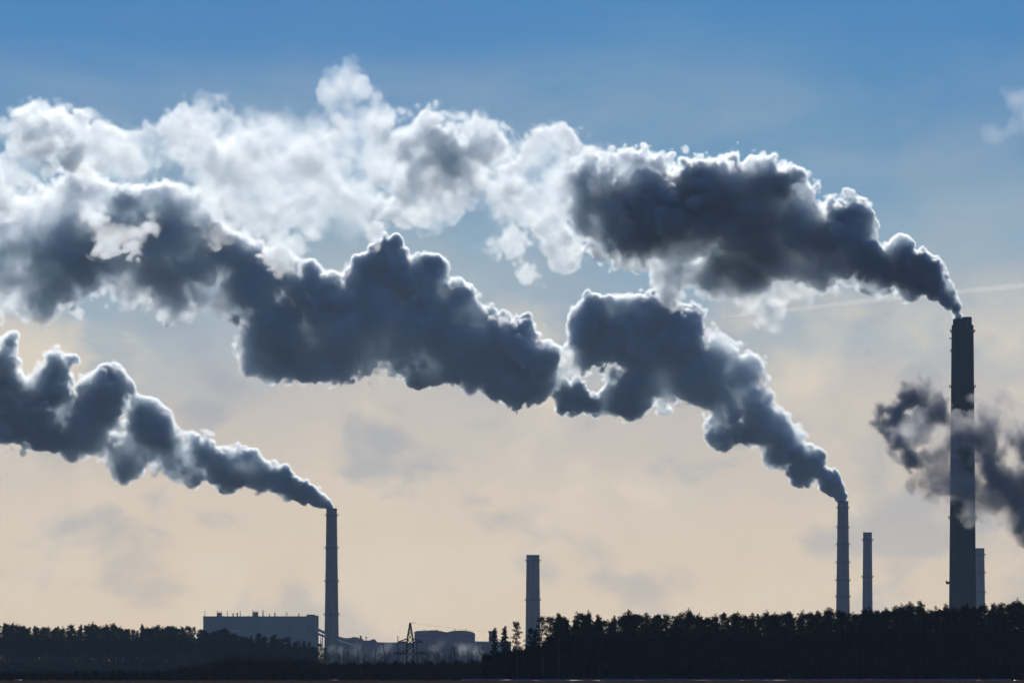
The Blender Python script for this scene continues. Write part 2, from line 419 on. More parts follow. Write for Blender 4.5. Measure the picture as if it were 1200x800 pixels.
# ------------------------------------------------------------------ power line
def lattice_pylon(px, D, y_top):
    s = D / F_PX
    X0 = (px - 600) * s
    Z = lambda py: CAM_Z + (HORIZON - py) * s
    t = empty("lattice_pylon", (X0, D, 0)); tag(t, "dark steel lattice pylon with two tiers of cross-arms standing before the plant", "pylon")
    lv = [(0, 4.6), (Z(766), 4.1), (Z(752), 3.6), (Z(745.5), 3.0), (Z(735), 1.3), (Z(y_top), .45)]
    def half(z):
        for (z0, w0), (z1, w1) in zip(lv, lv[1:]):
            if z <= z1: return (w0 + (w1 - w0) * (z - z0) / (z1 - z0)) * s
        return lv[-1][1] * s
    for sx in (-1, 1):
        for sy in (-1, 1):
            MB().tube([(sx * half(z), sy * half(z), z) for z, _ in lv], .42, .34, 5).build("leg", M_STEEL, t)
    b = MB(); z = 0.2
    while z < Z(y_top) - .8:
        h = max(.9, half(z) * 1.7); z2 = min(z + h, Z(y_top) - .3)
        for ax in (0, 1):
            for sd in (-1, 1):
                for fl in (-1, 1):
                    p = (fl * half(z), sd * half(z), z); q = (-fl * half(z2), sd * half(z2), z2)
                    if ax: p = (p[1], p[0], p[2]); q = (q[1], q[0], q[2])
                    b.tube([p, q], .2, n=4)
        for sd in (-1, 1):
            b.tube([(-half(z2), sd * half(z2), z2), (half(z2), sd * half(z2), z2)], .12, n=4)
        z = z2
    b.build("bracing", M_STEEL, t)
    ends = []
    for zy, up, L_ in ((752, 747.5, 14.5), (765.5, 761.5, 19.5)):
        for sd in (-1, 1):
            zc = Z(zy); zu = Z(up); xe = sd * L_ * s * .98
            a = MB()
            for sy in (-1, 1):
                a.tube([(sd * half(zc), sy * half(zc), zc), (xe, 0, zc + .15)], .36, n=4)
                a.tube([(sd * half(zu), sy * half(zu), zu), (xe, 0, zc + .2)], .24, n=4)
            n = 6
            for k in range(n):
                q0, q1 = k / n, (k + .5) / n
                l0 = half(zc) + (abs(xe) - half(zc)) * q0; l1 = half(zc) + (abs(xe) - half(zc)) * q1
                zz = zu + (zc - zu) * q1
                for sy in (-1, 1): a.tube([(sd * l0, sy * half(zc) * (1 - q0), zc), (sd * l1, sy * half(zc) * (1 - q1), zz)], .11, n=4)
            arm = a.build("cross_arm", M_STEEL, t)
            for fr in (.45, 1.0):
                xx = sd * (half(zc) + (abs(xe) - half(zc)) * fr)
                MB().tube([(xx, 0, zc), (xx, 0, zc - 1.6)], .12, n=6).build("insulator", M_STEEL, arm)
                ends.append((X0 + xx, D, zc - 1.6))
    MB().tube([(-.3, 0, Z(y_top) - .3), (2.0, 0, Z(y_top) + .1)], .12, n=4).build("peak_arm", M_STEEL, t)
    return ends + [(X0, D, Z(y_top))]
ends = lattice_pylon(480.7, 2000, 729.2)
def post(px, D, y_top, label, r=.22, lean=0.0, arms=()):
    r *= 1.35
    s = D / F_PX
    t = empty("utility_pole", ((px - 600) * s, D, 0)); tag(t, label, "pole", "poles around the lattice pylon")
    h = CAM_Z + (HORIZON - y_top) * s
    MB().tube([(-lean * s, 0, -.5), (0, 0, h)], r, r * .75, 7).build("shaft", M_WOOD, t)
    for y, w in arms:
        z = CAM_Z + (HORIZON - y) * s
        a = MB().box(-w * s, w * s, -.12, .12, z - .15, z + .15).build("cross_arm", M_WOOD, t)
        for k in (-1, 0, 1): MB().lathe([(.09, z + .16), (.16, z + .3), (.06, z + .55)], k * w * s * .9, 0, 7).build("insulator", M_STEEL, a)
post(466.3, 1980, 744.5, "bare straight pole just left of the lattice pylon")
post(488.4, 2020, 751.5, "straight pole just right of the lattice pylon")
post(499.6, 2050, 752.5, "thinnest pole at the tip of the pylon's right arms", r=.12)
post(532.4, 1900, 756, "pole with a short cross-arm before the double-humped hall", arms=((758.5, 3),))
post(448.3, 1900, 752, "leaning dark pole left of the pylon, steeper one of an A-shaped pair", lean=-6)
post(441, 1900, 760, "leaning dark pole left of the pylon, lower one of an A-shaped pair", lean=4)
post(402.4, 2300, 761, "small pole with cross-arm among the bare trees below the conveyor", r=.15, arms=((763, 2),))
def wire(a, b, sag, label):
    a, b = Vector(a), Vector(b)
    pts = [a.lerp(b, k / 24) - Vector((0, 0, sag * 4 * (k / 24) * (1 - k / 24))) for k in range(25)]
    o = MB().tube([p - a for p in pts], .035, n=5).build("power_line", M_STEEL); o.location = a
    tag(o, label, "wire", "wires strung from the lattice pylon")
top = ends[-1]
wire(top, (top[0] + 190, 2500, 21.5), 5, "thin earth wire leaving the pylon's peak towards the lone pines")
for e in ends[:-1]:
    wire(e, (e[0] + 190, 2480, e[2] - 5), 7, "thin conductor wire hanging from the pylon's cross-arms")

# ------------------------------------------------------------------ road furniture and cars
def crash_barrier():
    t = empty("crash_barrier", (0, 936, 0)); tag(t, "low metal crash barrier along the road below the dark wood", "barrier")
    y0 = 0
    x0, x1 = (-60) * 936 / F_PX * 1.0, 585 * 936 / F_PX
    prof = [(0, -.16), (-.07, -.11), (-.02, -.02), (-.02, .02), (-.07, .11), (0, .16)]
    r = MB(); zc = .44
    b = len(r.v); n = 60
    for k in range(n + 1):
        x = x0 + (x1 - x0) * k / n
        wob = .03 * math.sin(k * 1.7) + .02 * math.sin(k * .6)
        r.v += [(x, y0 + dy, zc + dz + wob) for dy, dz in prof] + [(x, y0 + dy + .03, zc + dz + wob) for dy, dz in reversed(prof)]
    m = len(prof) * 2
    for k in range(n):
        for j in range(m):
            a = b + k * m + j; c = b + k * m + (j + 1) % m
            r.f.append((a, c, c + m, a + m))
    r.build("rail", M_GALV, t)
    for k in range(32):
        x = x0 + (x1 - x0) * (k + .5) / 32
        MB().box(x - .06, x + .06, .04, .14, -.6, zc + .1).build("post", M_GALV, t)
crash_barrier()
def car(px, D, rz, label, body_col):
    s = D / F_PX
    t = empty("car", ((px - 600) * s, D, -.868), rz); tag(t, label, "car", "cars on the road")
    mb = material("car_paint", body_col, rough=.22, var=.03)
    # side profile (y along the car, front at -y), with tumblehome in the cabin
    low = [(-2.15, .35), (-2.2, .62), (-2.05, .78), (-1.1, .92), (1.7, .95), (2.15, .85), (2.2, .4)]
    w = .88
    v = []; f = []
    def ring(pts, hw): 
        return [(hw, y, z) for y, z in pts], [(-hw, y, z) for y, z in pts]
    m = MB(); n = len(low)
    secs = [(-w * .94, .0), (-w, .04), (w, .04), (w * .94, .0)]
    for hw, dz in secs: m.v += [(hw, y, z + (dz if z < .7 else 0) - (0 if abs(hw) < w else .0)) for y, z in low]
    for k in range(3):
        for j in range(n): m.f.append((k * n + j, k * n + (j + 1) % n, (k + 1) * n + (j + 1) % n, (k + 1) * n + j))
    m.f.append(tuple(range(n - 1, -1, -1))); m.f.append(tuple(range(3 * n, 4 * n)))
    body = m.build("body", mb, t)
    c = MB()
    def frus(y0, y1, z0, w0, y2, y3, z1, w1):
        b = len(c.v)
        c.v += [(-w0, y0, z0), (w0, y0, z0), (w0, y1, z0), (-w0, y1, z0), (-w1, y2, z1), (w1, y2, z1), (w1, y3, z1), (-w1, y3, z1)]
        c.f += [tuple(b + i for i in q) for q in ((3, 2, 1, 0), (4, 5, 6, 7), (0, 1, 5, 4), (1, 2, 6, 5), (2, 3, 7, 6), (3, 0, 4, 7))]
    frus(-1.05, 1.55, .955, .80, -.35, 1.05, 1.40, .62)
    c.build("windows", M_GLASS, t)
    c = MB(); frus(-.42, 1.12, 1.405, .66, -.25, .95, 1.47, .58); c.build("roof", mb, t)
    p = MB()
    for sx in (-1, 1):
        p.tube([(sx * .80, -1.04, .95), (sx * .64, -.38, 1.42)], .045, n=5); p.tube([(sx * .80, 1.54, .95), (sx * .64, 1.08, 1.42)], .055, n=5); p.tube([(sx * .815, .3, .95), (sx * .65, .3, 1.42)], .04, n=5)
    p.build("pillars", mb, t)
    for sx in (-1, 1):
        for y in (-1.38, 1.3):
            wv = MB(); b = 0; nn = 20
            for xx, rr in ((.64, .3), (.66, .32), (.86, .32), (.88, .28)):
                wv.v += [(sx * xx, y + rr * math.cos(2 * math.pi * k / nn), .32 + rr * math.sin(2 * math.pi * k / nn)) for k in range(nn)]
            for q in range(3):
                for k in range(nn): wv.f.append((q * nn + k, q * nn + (k + 1) % nn, (q + 1) * nn + (k + 1) % nn, (q + 1) * nn + k))
            wv.f += [tuple(range(nn)), tuple(range(3 * nn, 4 * nn))]
            wh = wv.build("wheel", M_ROOF, t)
            rm = MB(); nn = 14
            rm.v = [(sx * .884, y + .19 * math.cos(2 * math.pi * k / nn), .32 + .19 * math.sin(2 * math.pi * k / nn)) for k in range(nn)] + [(sx * .9, y + .12 * math.cos(2 * math.pi * k / nn), .32 + .12 * math.sin(2 * math.pi * k / nn)) for k in range(nn)]
            rm.f = [(k, (k + 1) % nn, nn + (k + 1) % nn, nn + k) for k in range(nn)] + [tuple(range(nn, 2 * nn))]
            rm.build("rim", M_GALV, wh)
        MB().box(sx * .78 - .12, sx * .78 + .12, -2.215, -2.15, .60, .72).build("headlight", M_LAMP, t)
        MB().box(sx * .76 - .13, sx * .76 + .13, 2.16, 2.23, .66, .80).build("tail_light", M_TAIL, t)
        MB().box(sx * .94 - .08, sx * .94 + .08, -.85, -.72, .95, 1.07).build("mirror", mb, t)
    MB().box(-.8, .8, -2.24, -2.15, .38, .5).build("bumper", M_ROOF, t)
    MB().box(-.26, .26, -2.26, -2.245, .42, .53).build("number_plate", M_SNOW, t)
M_LAMP = bpy.data.materials.new("lit_headlight"); M_LAMP.use_nodes = True
M_LAMP.node_tree.nodes['Principled BSDF'].inputs['Emission Color'].default_value = (1, .97, .9, 1)
M_LAMP.node_tree.nodes['Principled BSDF'].inputs['Emission Strength'].default_value = 8
M_TAIL = material("tail_lamp_red", (.25, .01, .01), rough=.3, var=.05)
car(22.5, 905, math.radians(72), "car low on the road below the distant wood's left end, glinting", (.55, .56, .58))
car(392.5, 903, math.radians(64), "car on the road below the slim chimney, glinting", (.6, .6, .62))
car(594, 903, math.radians(12), "car on the road below the lone pines, roof catching light", (.5, .52, .55))

def snow_ridge():
    rng = np.random.default_rng(9); me = MB()
    xs = np.arange(-14, 128, .5); h = np.clip(.16 + .10 * np.sin(xs * .13) + .08 * np.sin(xs * .41 + 1) + rng.normal(0, .05, len(xs)), .0, .4)
    prof = [(-1.0, 0.0), (-.5, .7), (0, 1.0), (.8, .75), (1.8, 0)]
    for x, hh in zip(xs, h): me.v += [(x, 939 + dy, -.1 + (.2 + hh) * f) for dy, f in prof]
    m = len(prof)
    for k in range(len(xs) - 1):
        for j in range(m - 1): me.f.append((k * m + j, k * m + j + 1, (k + 1) * m + j + 1, (k + 1) * m + j))
    o = me.build("snow", M_SNOW); tag(o, "thin line of old snow along the road's far edge", "snow", kind='stuff')
snow_ridge()
def contrail():
    D = 12000; s = D / F_PX
    pts = [(815, 374.5, .6), (850, 371, 1.6), (900, 365.5, 2.6), (960, 359, 3.0), (1020, 352, 3.2), (1080, 346.5, 3.4), (1140, 340, 3.2), (1200, 334.5, 3.4), (1300, 324, 3.6), (1400, 314, 3.0)]
    b = MB(); n = 12
    rr = random.Random(3)
    Q = []
    for (x0, y0, r0), (x1, y1, r1) in zip(pts, pts[1:]):
        for k in range(8):
            q = k / 8; Q.append((x0 + (x1 - x0) * q, y0 + (y1 - y0) * q, (r0 + (r1 - r0) * q) * rr.uniform(.8, 1.15)))
    for (x, y, r) in Q:
        p = at(x, y, D)
        b.v += [(p.x, p.y + r * s * math.cos(2 * math.pi * k / n), p.z + r * s * math.sin(2 * math.pi * k / n)) for k in range(n)]
    for j in range(len(Q) - 1):
        for k in range(n): b.f.append((j * n + k, j * n + (k + 1) % n, (j + 1) * n + (k + 1) % n, (j + 1) * n + k))
    b.f.append(tuple(range(n - 1, -1, -1))); b.f.append(tuple((len(Q) - 1) * n + k for k in range(n)))
    o = b.build("contrail", volume_material("contrail_ice", (.95, .93, .92), .015, .5))
    tag(o, "thin straight pale contrail slanting behind the tallest chimney's plume", "contrail")
contrail()
# ------------------------------------------------------------------ trees
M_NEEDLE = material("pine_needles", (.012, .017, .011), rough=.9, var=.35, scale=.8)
M_BARK = material("pine_bark", (.045, .033, .028), rough=.95, var=.3, scale=2, stretch=(1, 1, .3))
M_TWIG = material("bare_twigs", (.075, .055, .05), rough=.95, var=.25, scale=2)
M_BRUSH = material("dry_brushwood", (.05, .034, .028), rough=.95, var=.35, scale=.5)
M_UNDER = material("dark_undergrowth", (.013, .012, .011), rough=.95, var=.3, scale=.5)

def tris_object(name, P, mat, parent=None):
    """P: (n,3,3) triangles as one mesh"""
    P = np.asarray(P, np.float32); n = len(P)
    me = bpy.data.meshes.new(name)
    me.vertices.add(n * 3); me.vertices.foreach_set('co', P.ravel())
    me.loops.add(n * 3); me.loops.foreach_set('vertex_index', np.arange(n * 3, dtype=np.int32))
    me.polygons.add(n); me.polygons.foreach_set('loop_start', np.arange(0, n * 3, 3, dtype=np.int32))
    me.update(calc_edges=True)
    me.materials.append(mat)
    o = bpy.data.objects.new(name, me); COL.objects.link(o)
    if parent: o.parent = parent
    return o
def tuft(rng, c, r, n, ln, flat=.7):
    d = rng.standard_normal((n, 3)); d /= np.linalg.norm(d, axis=1)[:, None]
    q = c + d * (r * rng.random((n, 1)) ** .45) * np.array([1, 1, flat])
    a = rng.standard_normal((n, 3)) * .6 + d; a /= np.linalg.norm(a, axis=1)[:, None]
    b = np.cross(a, rng.standard_normal((n, 3))); b /= np.linalg.norm(b, axis=1)[:, None] + 1e-6
    L_ = ln * (.6 + .8 * rng.random((n, 1)))
    return np.stack([q - b * L_ * .28, q + b * L_ * .28, q + a * L_], axis=1)

def make_pine(seed, h, kind):
    """kind: 'round' broad topped, 'spire' pointed, 'open' ragged with gaps"""
    rng = np.random.default_rng(seed)
    t = empty("pine_tree")
    bend = rng.uniform(-.4, .4, 2)
    tp = [(bend[0] * math.sin(z / h * 2.2), bend[1] * math.sin(z / h * 1.7), z) for z in np.linspace(-.3, h * .96, 9)]
    MB().tube(tp, .24, .05, 7).build("trunk", M_BARK, t)
    limbs = MB(); T = []
    lo = {'round': .48, 'spire': .35, 'open': .38}[kind]
    nl = {'round': 46, 'spire': 52, 'open': 40}[kind]
    for k in range(nl):
        q = lo + (1 - lo) * ((k + rng.random()) / nl)
        z = h * q * .95
        u = (q - lo) / (1 - lo)
        if kind == 'round': reach = 2.6 * math.sqrt(max(0.02, 1 - (max(0, u - .35) / .68) ** 2)) * (.55 + .45 * min(1, u * 3))
        elif kind == 'spire': reach = 2.3 * (1 - u) ** .8 + .3
        else: reach = (2.5 * (1 - u) ** .55 + .35) * rng.choice([.5, .85, 1.2])
        reach *= rng.choice([.45, .7, .95, 1.2])
        a = rng.uniform(0, 2 * math.pi)
        bx, by = bend[0] * math.sin(z / h * 2.2), bend[1] * math.sin(z / h * 1.7)
        up = rng.uniform(.0, .45) * reach + .3 * u
        pts = [(bx, by, z), (bx + math.cos(a) * reach * .55, by + math.sin(a) * reach * .55, z + up * .35), (bx + math.cos(a) * reach, by + math.sin(a) * reach, z + up)]
        limbs.tube(pts, .06, .015, 4)
        nt = 3 if kind != 'open' else 2
        for j in range(nt):
            f = 1 - j * .33
            c = np.array(pts[0]) * (1 - f) + np.array(pts[2]) * f + rng.normal(0, .22, 3)
            T.append(tuft(rng, c, rng.uniform(.28, .62), 36, .30))
    for k in range(7):   # leading shoots stand above the crown
        a = rng.uniform(0, 6.28); rr_ = rng.uniform(.2, 1.3) * (.5 if kind == 'spire' else 1)
        c = np.array([bend[0] * .8 + math.cos(a) * rr_, bend[1] + math.sin(a) * rr_, h * rng.uniform(.93, 1.02)])
        T.append(tuft(rng, c, .26, 26, .30, 1.8))
    for k in range(5):
        c = np.array([bend[0] * math.sin(2.2), bend[1] * math.sin(1.7), h * .95]) + np.array([*rng.normal(0, .35, 2), rng.uniform(-.5, .55)])
        T.append(tuft(rng, c, .42, 36, .32, 1.1))
    nv = np.array(limbs.v, np.float32)
    lt = []
    for f in limbs.f:
        for j in range(1, len(f) - 1): lt.append((nv[f[0]], nv[f[j]], nv[f[j + 1]]))
    tris_object("crown", np.concatenate([np.array(lt)] + T), M_NEEDLE, t)
    return t
def copy_thing(t):
    r = t.copy(); COL.objects.link(r)
    for ch in t.children:
        c = ch.copy(); COL.objects.link(c); c.parent = r
    return r
PROTO = [make_pine(1, 18, 'round'), make_pine(2, 18, 'spire'), make_pine(3, 18, 'open'), make_pine(4, 18, 'round'), make_pine(5, 18, 'spire'), make_pine(6, 18, 'open'), make_pine(7, 18, 'round')]
USED = set()
def place(protos, k, x, y, h, base_h, rz, label, cat, group, widen=1.0):
    p = protos[k]
    if (id(protos), k) in USED: o = copy_thing(p)
    else: o = p; USED.add((id(protos), k))
    sc = h / base_h
    o.location = (x, y, ground_z(x, y) - .05); o.rotation_euler = (0, 0, rz); o.scale = (sc * widen, sc * widen, sc)
    tag(o, label, cat, group)
    return o
def interp(pts, x):
    for (x0, y0), (x1, y1) in zip(pts, pts[1:]):
        if x <= x1: return y0 + (y1 - y0) * max(0, (x - x0)) / (x1 - x0)
    return pts[-1][1]
rnd = random.Random(5)
# the near wood on the right
WOOD_TOP = [(628, 737), (640, 724), (655, 720), (665, 723), (680, 718), (692, 721), (708, 727), (722, 723), (740, 718), (752, 724), (765, 720), (790, 722), (806, 717), (824, 719), (842, 722), (858, 718), (872, 719), (886, 723), (900, 719), (935, 718), (970, 717), (1000, 718), (1040, 712), (1060, 709), (1100, 712), (1130, 711), (1165, 707), (1200, 704), (1260, 703)]
def pine_height(px, D, ytop): return CAM_Z + (HORIZON - ytop) * D / F_PX
SINGLES = [(579.5, 735.5, 960, 4, "slender pine, leftmost of the lone group at the wood's end"),
           (592, 734, 965, 1, "slender pine, second of the lone group at the wood's end"),
           (606.5, 727.2, 955, 2, "ragged wide-topped pine left of the smokeless chimney"),
           (621.5, 735, 968, 5, "pine standing right before the foot of the smokeless chimney"),
           (627.5, 738, 975, 1, "low pine before the right foot of the smokeless chimney"),
           (636.5, 721.5, 958, 2, "tall ragged pine just right of the smokeless chimney"),
           (654.5, 719, 962, 4, "pointed pine where the dark wood begins")]
for px, yt, D, k, lab in SINGLES:
    place(PROTO, k, (px - 600) * D / F_PX, D, pine_height(px, D, yt), 18.2, rnd.uniform(0, 6), lab, "tree", "lone pines at the end of the near wood", widen=.95)
WOOD_LABEL = "dark pine packed in the black wood, merging with its neighbours"
for row, (D, step, drop) in enumerate([(985, 12.5, 2.0), (1012, 12, 0.5), (1045, 13, 0.5), (1085, 15, 2)]):
    px = 646 + row * 3 if row else 664
    while px < 1212:
        q = px + rnd.uniform(-3.5, 3.5)
        yt = interp(WOOD_TOP, q) + drop + rnd.choice([-4, -2, -1, 0, 0, 1, 3, 6, 9]) + rnd.uniform(-1, 1)
        place(PROTO, rnd.randrange(7), (q - 600) * D / F_PX, D, pine_height(q, D, yt), 18.2, rnd.uniform(0, 6.3), WOOD_LABEL, "tree", "pines of the near black wood", widen=rnd.uniform(.7, 1.4))
        px += step
# the farther wood on the left
LEFT_TOP = [(-30, 729), (5, 730), (30, 735), (50, 735), (90, 733), (120, 732), (150, 736), (170, 734), (215, 733), (236, 736), (250, 740), (262, 737), (280, 744), (300, 743), (322, 745), (345, 749), (362, 752), (376, 757)]
for row, (D, step, drop) in enumerate([(1900, 8.5, 2.0), (1960, 8, 0.5), (2040, 9, 0.5)]):
    px = -12
    while px < 371:
        q = px + rnd.uniform(-2.5, 2.5)
        yt = interp(LEFT_TOP, q) + drop + rnd.choice([-3, -1.5, -.5, 0, 1, 2, 4]) + rnd.uniform(-.7, .7)
        place(PROTO, rnd.randrange(7), (q - 600) * D / F_PX, D, pine_height(q, D, yt), 18.2, rnd.uniform(0, 6.3), "hazy blue pine in the distant wood before the long flat building", "tree", "pines of the distant left wood", widen=rnd.uniform(.7, 1.5))
        px += step
for q, yt in ((368, 757), (376, 753), (381, 758)):
    place(PROTO, 2, (q - 600) * 1880 / F_PX, 1880, pine_height(q, 1880, yt), 18.2, q, "spreading pine at the end of the distant wood beneath the slim chimney", "tree", "last pines of the distant wood", widen=1.3)

def make_bare(seed, h):
    rng = np.random.default_rng(seed)
    t = empty("bare_tree")
    MB().tube([(0, 0, -.2), (.1, .05, h * .35), (.0, -.1, h * .7)], .14, .06, 6).build("trunk", M_TWIG, t)
    b = MB()
    def grow(p, d, L_, r, lvl):
        q = p + d * L_
        b.tube([p, p + d * L_ * .5 + Vector(rng.normal(0, .03 * L_, 3)), q], r, r * .55, 3)
        if lvl == 0: return
        for k in range(3 if lvl > 1 else 4):
            nd = (d + Vector(rng.normal(0, .42, 3)) + Vector((0, 0, .12))).normalized()
            grow(p + d * L_ * rng.uniform(.35, 1), nd, L_ * rng.uniform(.5, .75), r * .55, lvl - 1)
    for k in range(9):
        z = h * (.22 + .45 * k / 8)
        a = rng.uniform(0, 6.28); d = Vector((math.cos(a), math.sin(a), rng.uniform(.9, 2.2))).normalized()
        grow(Vector((0, 0, z)), d, h * rng.uniform(.16, .24), .06, 3)
    grow(Vector((0, -.1, h * .68)), Vector((0, 0, 1)), h * .2, .06, 3)
    b.build("crown", M_TWIG, t)
    return t
BARE = [make_bare(21, 12), make_bare(22, 12), make_bare(23, 12), make_bare(24, 12)]
for i in range(150):
    px = 340 + (i * 37.7) % 262 + rnd.uniform(-3, 3)
    D = rnd.choice([1500, 1750, 2050, 2400, 2600])
    yt = rnd.uniform(753, 767) if D > 2000 else rnd.uniform(762, 773)
    if 600 < px: yt += 2
    place(BARE, rnd.randrange(4), (px - 600) * D / F_PX, D, pine_height(px, D, yt), 12.2, rnd.uniform(0, 6.3), "thin leafless tree in the misty scrub between the two woods", "tree", "leafless trees of the misty scrub", widen=rnd.uniform(.7, 1.0))
for px, yt in ((391, 757), (404, 758), (419, 762), (385, 762), (411, 764)):
    place(BARE, int(px) % 4, (px - 600) * 1900 / F_PX, 1900, pine_height(px, 1900, yt), 12.2, px, "taller leafless tree standing before the conveyor by the slim chimney", "tree", "leafless trees before the conveyor", widen=.9)

def make_shrub(seed, w, h, n=2600):
    rng = np.random.default_rng(seed)
    t = empty("round_shrub")
    T = []
    stems = MB()
    for k in range(6):
        a = rng.uniform(0, 6.28); stems.tube([(0, 0, -.1), (math.cos(a) * w * .2, math.sin(a) * w * .2, h * .4), (math.cos(a) * w * .32, math.sin(a) * w * .32, h * .75)], .05, .02, 5)
    stems.build("stem", M_TWIG, t)
    for k in range(60):
        d = rng.standard_normal(3); d /= np.linalg.norm(d); d[2] = abs(d[2])
        c = d * np.array([w * .4, w * .4, h * .42]) * rng.uniform(.3, 1) + np.array([0, 0, h * .42])
        T.append(tuft(rng, c, rng.uniform(.25, .5), n // 60, .26))
    tris_object("crown", np.concatenate(T), M_NEEDLE, t)
    return t
SHRUB = [make_shrub(31, 3.2, 3.6), make_shrub(32, 2.6, 3.4)]
for j, (px, yt, wd) in enumerate([(90, 782, 1.1), (97, 784, 1), (107, 781, 1.15), (115, 784, 1), (130, 782, 1), (137, 779, 1.2), (145, 783, 1), (158, 783.5, 1.1), (166, 782.5, 1), (174, 783, 1), (183, 781.5, .9), (190, 782, .9), (20, 786, .8)]):
    place(SHRUB, j % 2, (px - 600) * 1010 / F_PX, 1010 + (j % 3) * 4, pine_height(px, 1010, yt), 3.8, j * 1.7, "rounded dark shrub growing alone on the dim field before the distant wood" if px == 20 else "rounded dark shrub in the clumps before the distant wood", "shrub", None if px == 20 else "rounded shrubs on the field", widen=wd * .55)

# ground cover nobody could count
def thicket(name, mat, seed, count, spans, label):
    """spans: list of (px0, px1, D0, D1, y_top0, y_top1) filled with upright twigs and leaf scraps"""
    rng = np.random.default_rng(seed); A = []
    tot = sum((b - a) for a, b, *_ in spans)
    for (a, b, D0, D1, ya, yb) in spans:
        n = int(count * (b - a) / tot)
        px = rng.uniform(a, b, n); D = rng.uniform(D0, D1, n)
        u = (px - a) / (b - a)
        wob = 1.8 * np.sin(px * .35 + seed) + 1.3 * np.sin(px * .9 + 2) + 1.0 * np.sin(px * 2.3)
        ht = np.maximum(.8, CAM_Z + (HORIZON - (ya + (yb - ya) * u + wob)) * D / F_PX)
        zz = ht * rng.random(n) ** .8 * rng.uniform(.75, 1.06, n)
        x = (px - 600) * D / F_PX
        c = np.stack([x, D, zz], 1)
        tilt = np.stack([rng.normal(0, .4, n), rng.normal(0, .4, n), np.ones(n)], 1)
        ln = rng.uniform(.5, 1.6, n)[:, None]
        wd = rng.uniform(.05, .22, n)[:, None]
        ang = rng.uniform(0, math.pi, n)
        sd = np.stack([np.cos(ang), np.sin(ang), rng.normal(0, .3, n)], 1)
        A.append(np.stack([c - sd * wd, c + sd * wd, c + tilt * ln], 1))
    o = tris_object(name, np.concatenate(A), mat); tag(o, label, "vegetation", kind='stuff')
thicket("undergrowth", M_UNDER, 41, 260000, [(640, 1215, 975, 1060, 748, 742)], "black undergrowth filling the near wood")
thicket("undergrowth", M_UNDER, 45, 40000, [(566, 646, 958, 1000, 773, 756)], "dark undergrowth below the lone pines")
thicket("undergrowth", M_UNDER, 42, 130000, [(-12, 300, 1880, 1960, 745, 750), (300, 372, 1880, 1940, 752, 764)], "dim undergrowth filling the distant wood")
thicket("brushwood", M_BRUSH, 43, 110000, [(196, 262, 1030, 1200, 792, 776), (262, 372, 1040, 1250, 773, 777), (372, 640, 1040, 1300, 781, 777)], "brown leafless brushwood across the low middle ground")
thicket("dry_grass", M_BRUSH, 44, 70000, [(-12, 640, 960, 1400, 795, 793)], "dead brown grass beside the road")
# ------------------------------------------------------------------ smoke plumes
def upsample(lat, shape, lam):
    """random lattice -> smooth field on a voxel grid (separable cubic B-spline)"""
    a = lat
    for ax, n in enumerate(shape):
        m = lat.shape[ax]
        t = (np.arange(n) / lam[ax]) + 1.5
        i0 = np.floor(t).astype(int); f = (t - i0).astype(np.float32)
        W = np.zeros((n, m), np.float32); r = np.arange(n)
        for k, w in ((-1, (1 - f) ** 3 / 6), (0, (3 * f ** 3 - 6 * f ** 2 + 4) / 6), (1, (-3 * f ** 3 + 3 * f ** 2 + 3 * f + 1) / 6), (2, f ** 3 / 6)):
            W[r, i0 + k] += w
        a = np.moveaxis(np.tensordot(W, a, axes=(1, ax)), 0, ax)
    return np.ascontiguousarray(a)
def smooth_noise(rng, shape, lam_vox, stretch=(1, 1, 1)):
    lam = [lam_vox * s for s in stretch]
    lat = rng.standard_normal([int(n / l) + 6 for n, l in zip(shape, lam)]).astype(np.float32)
    return upsample(lat, shape, lam) * 2.0        # about unit deviation

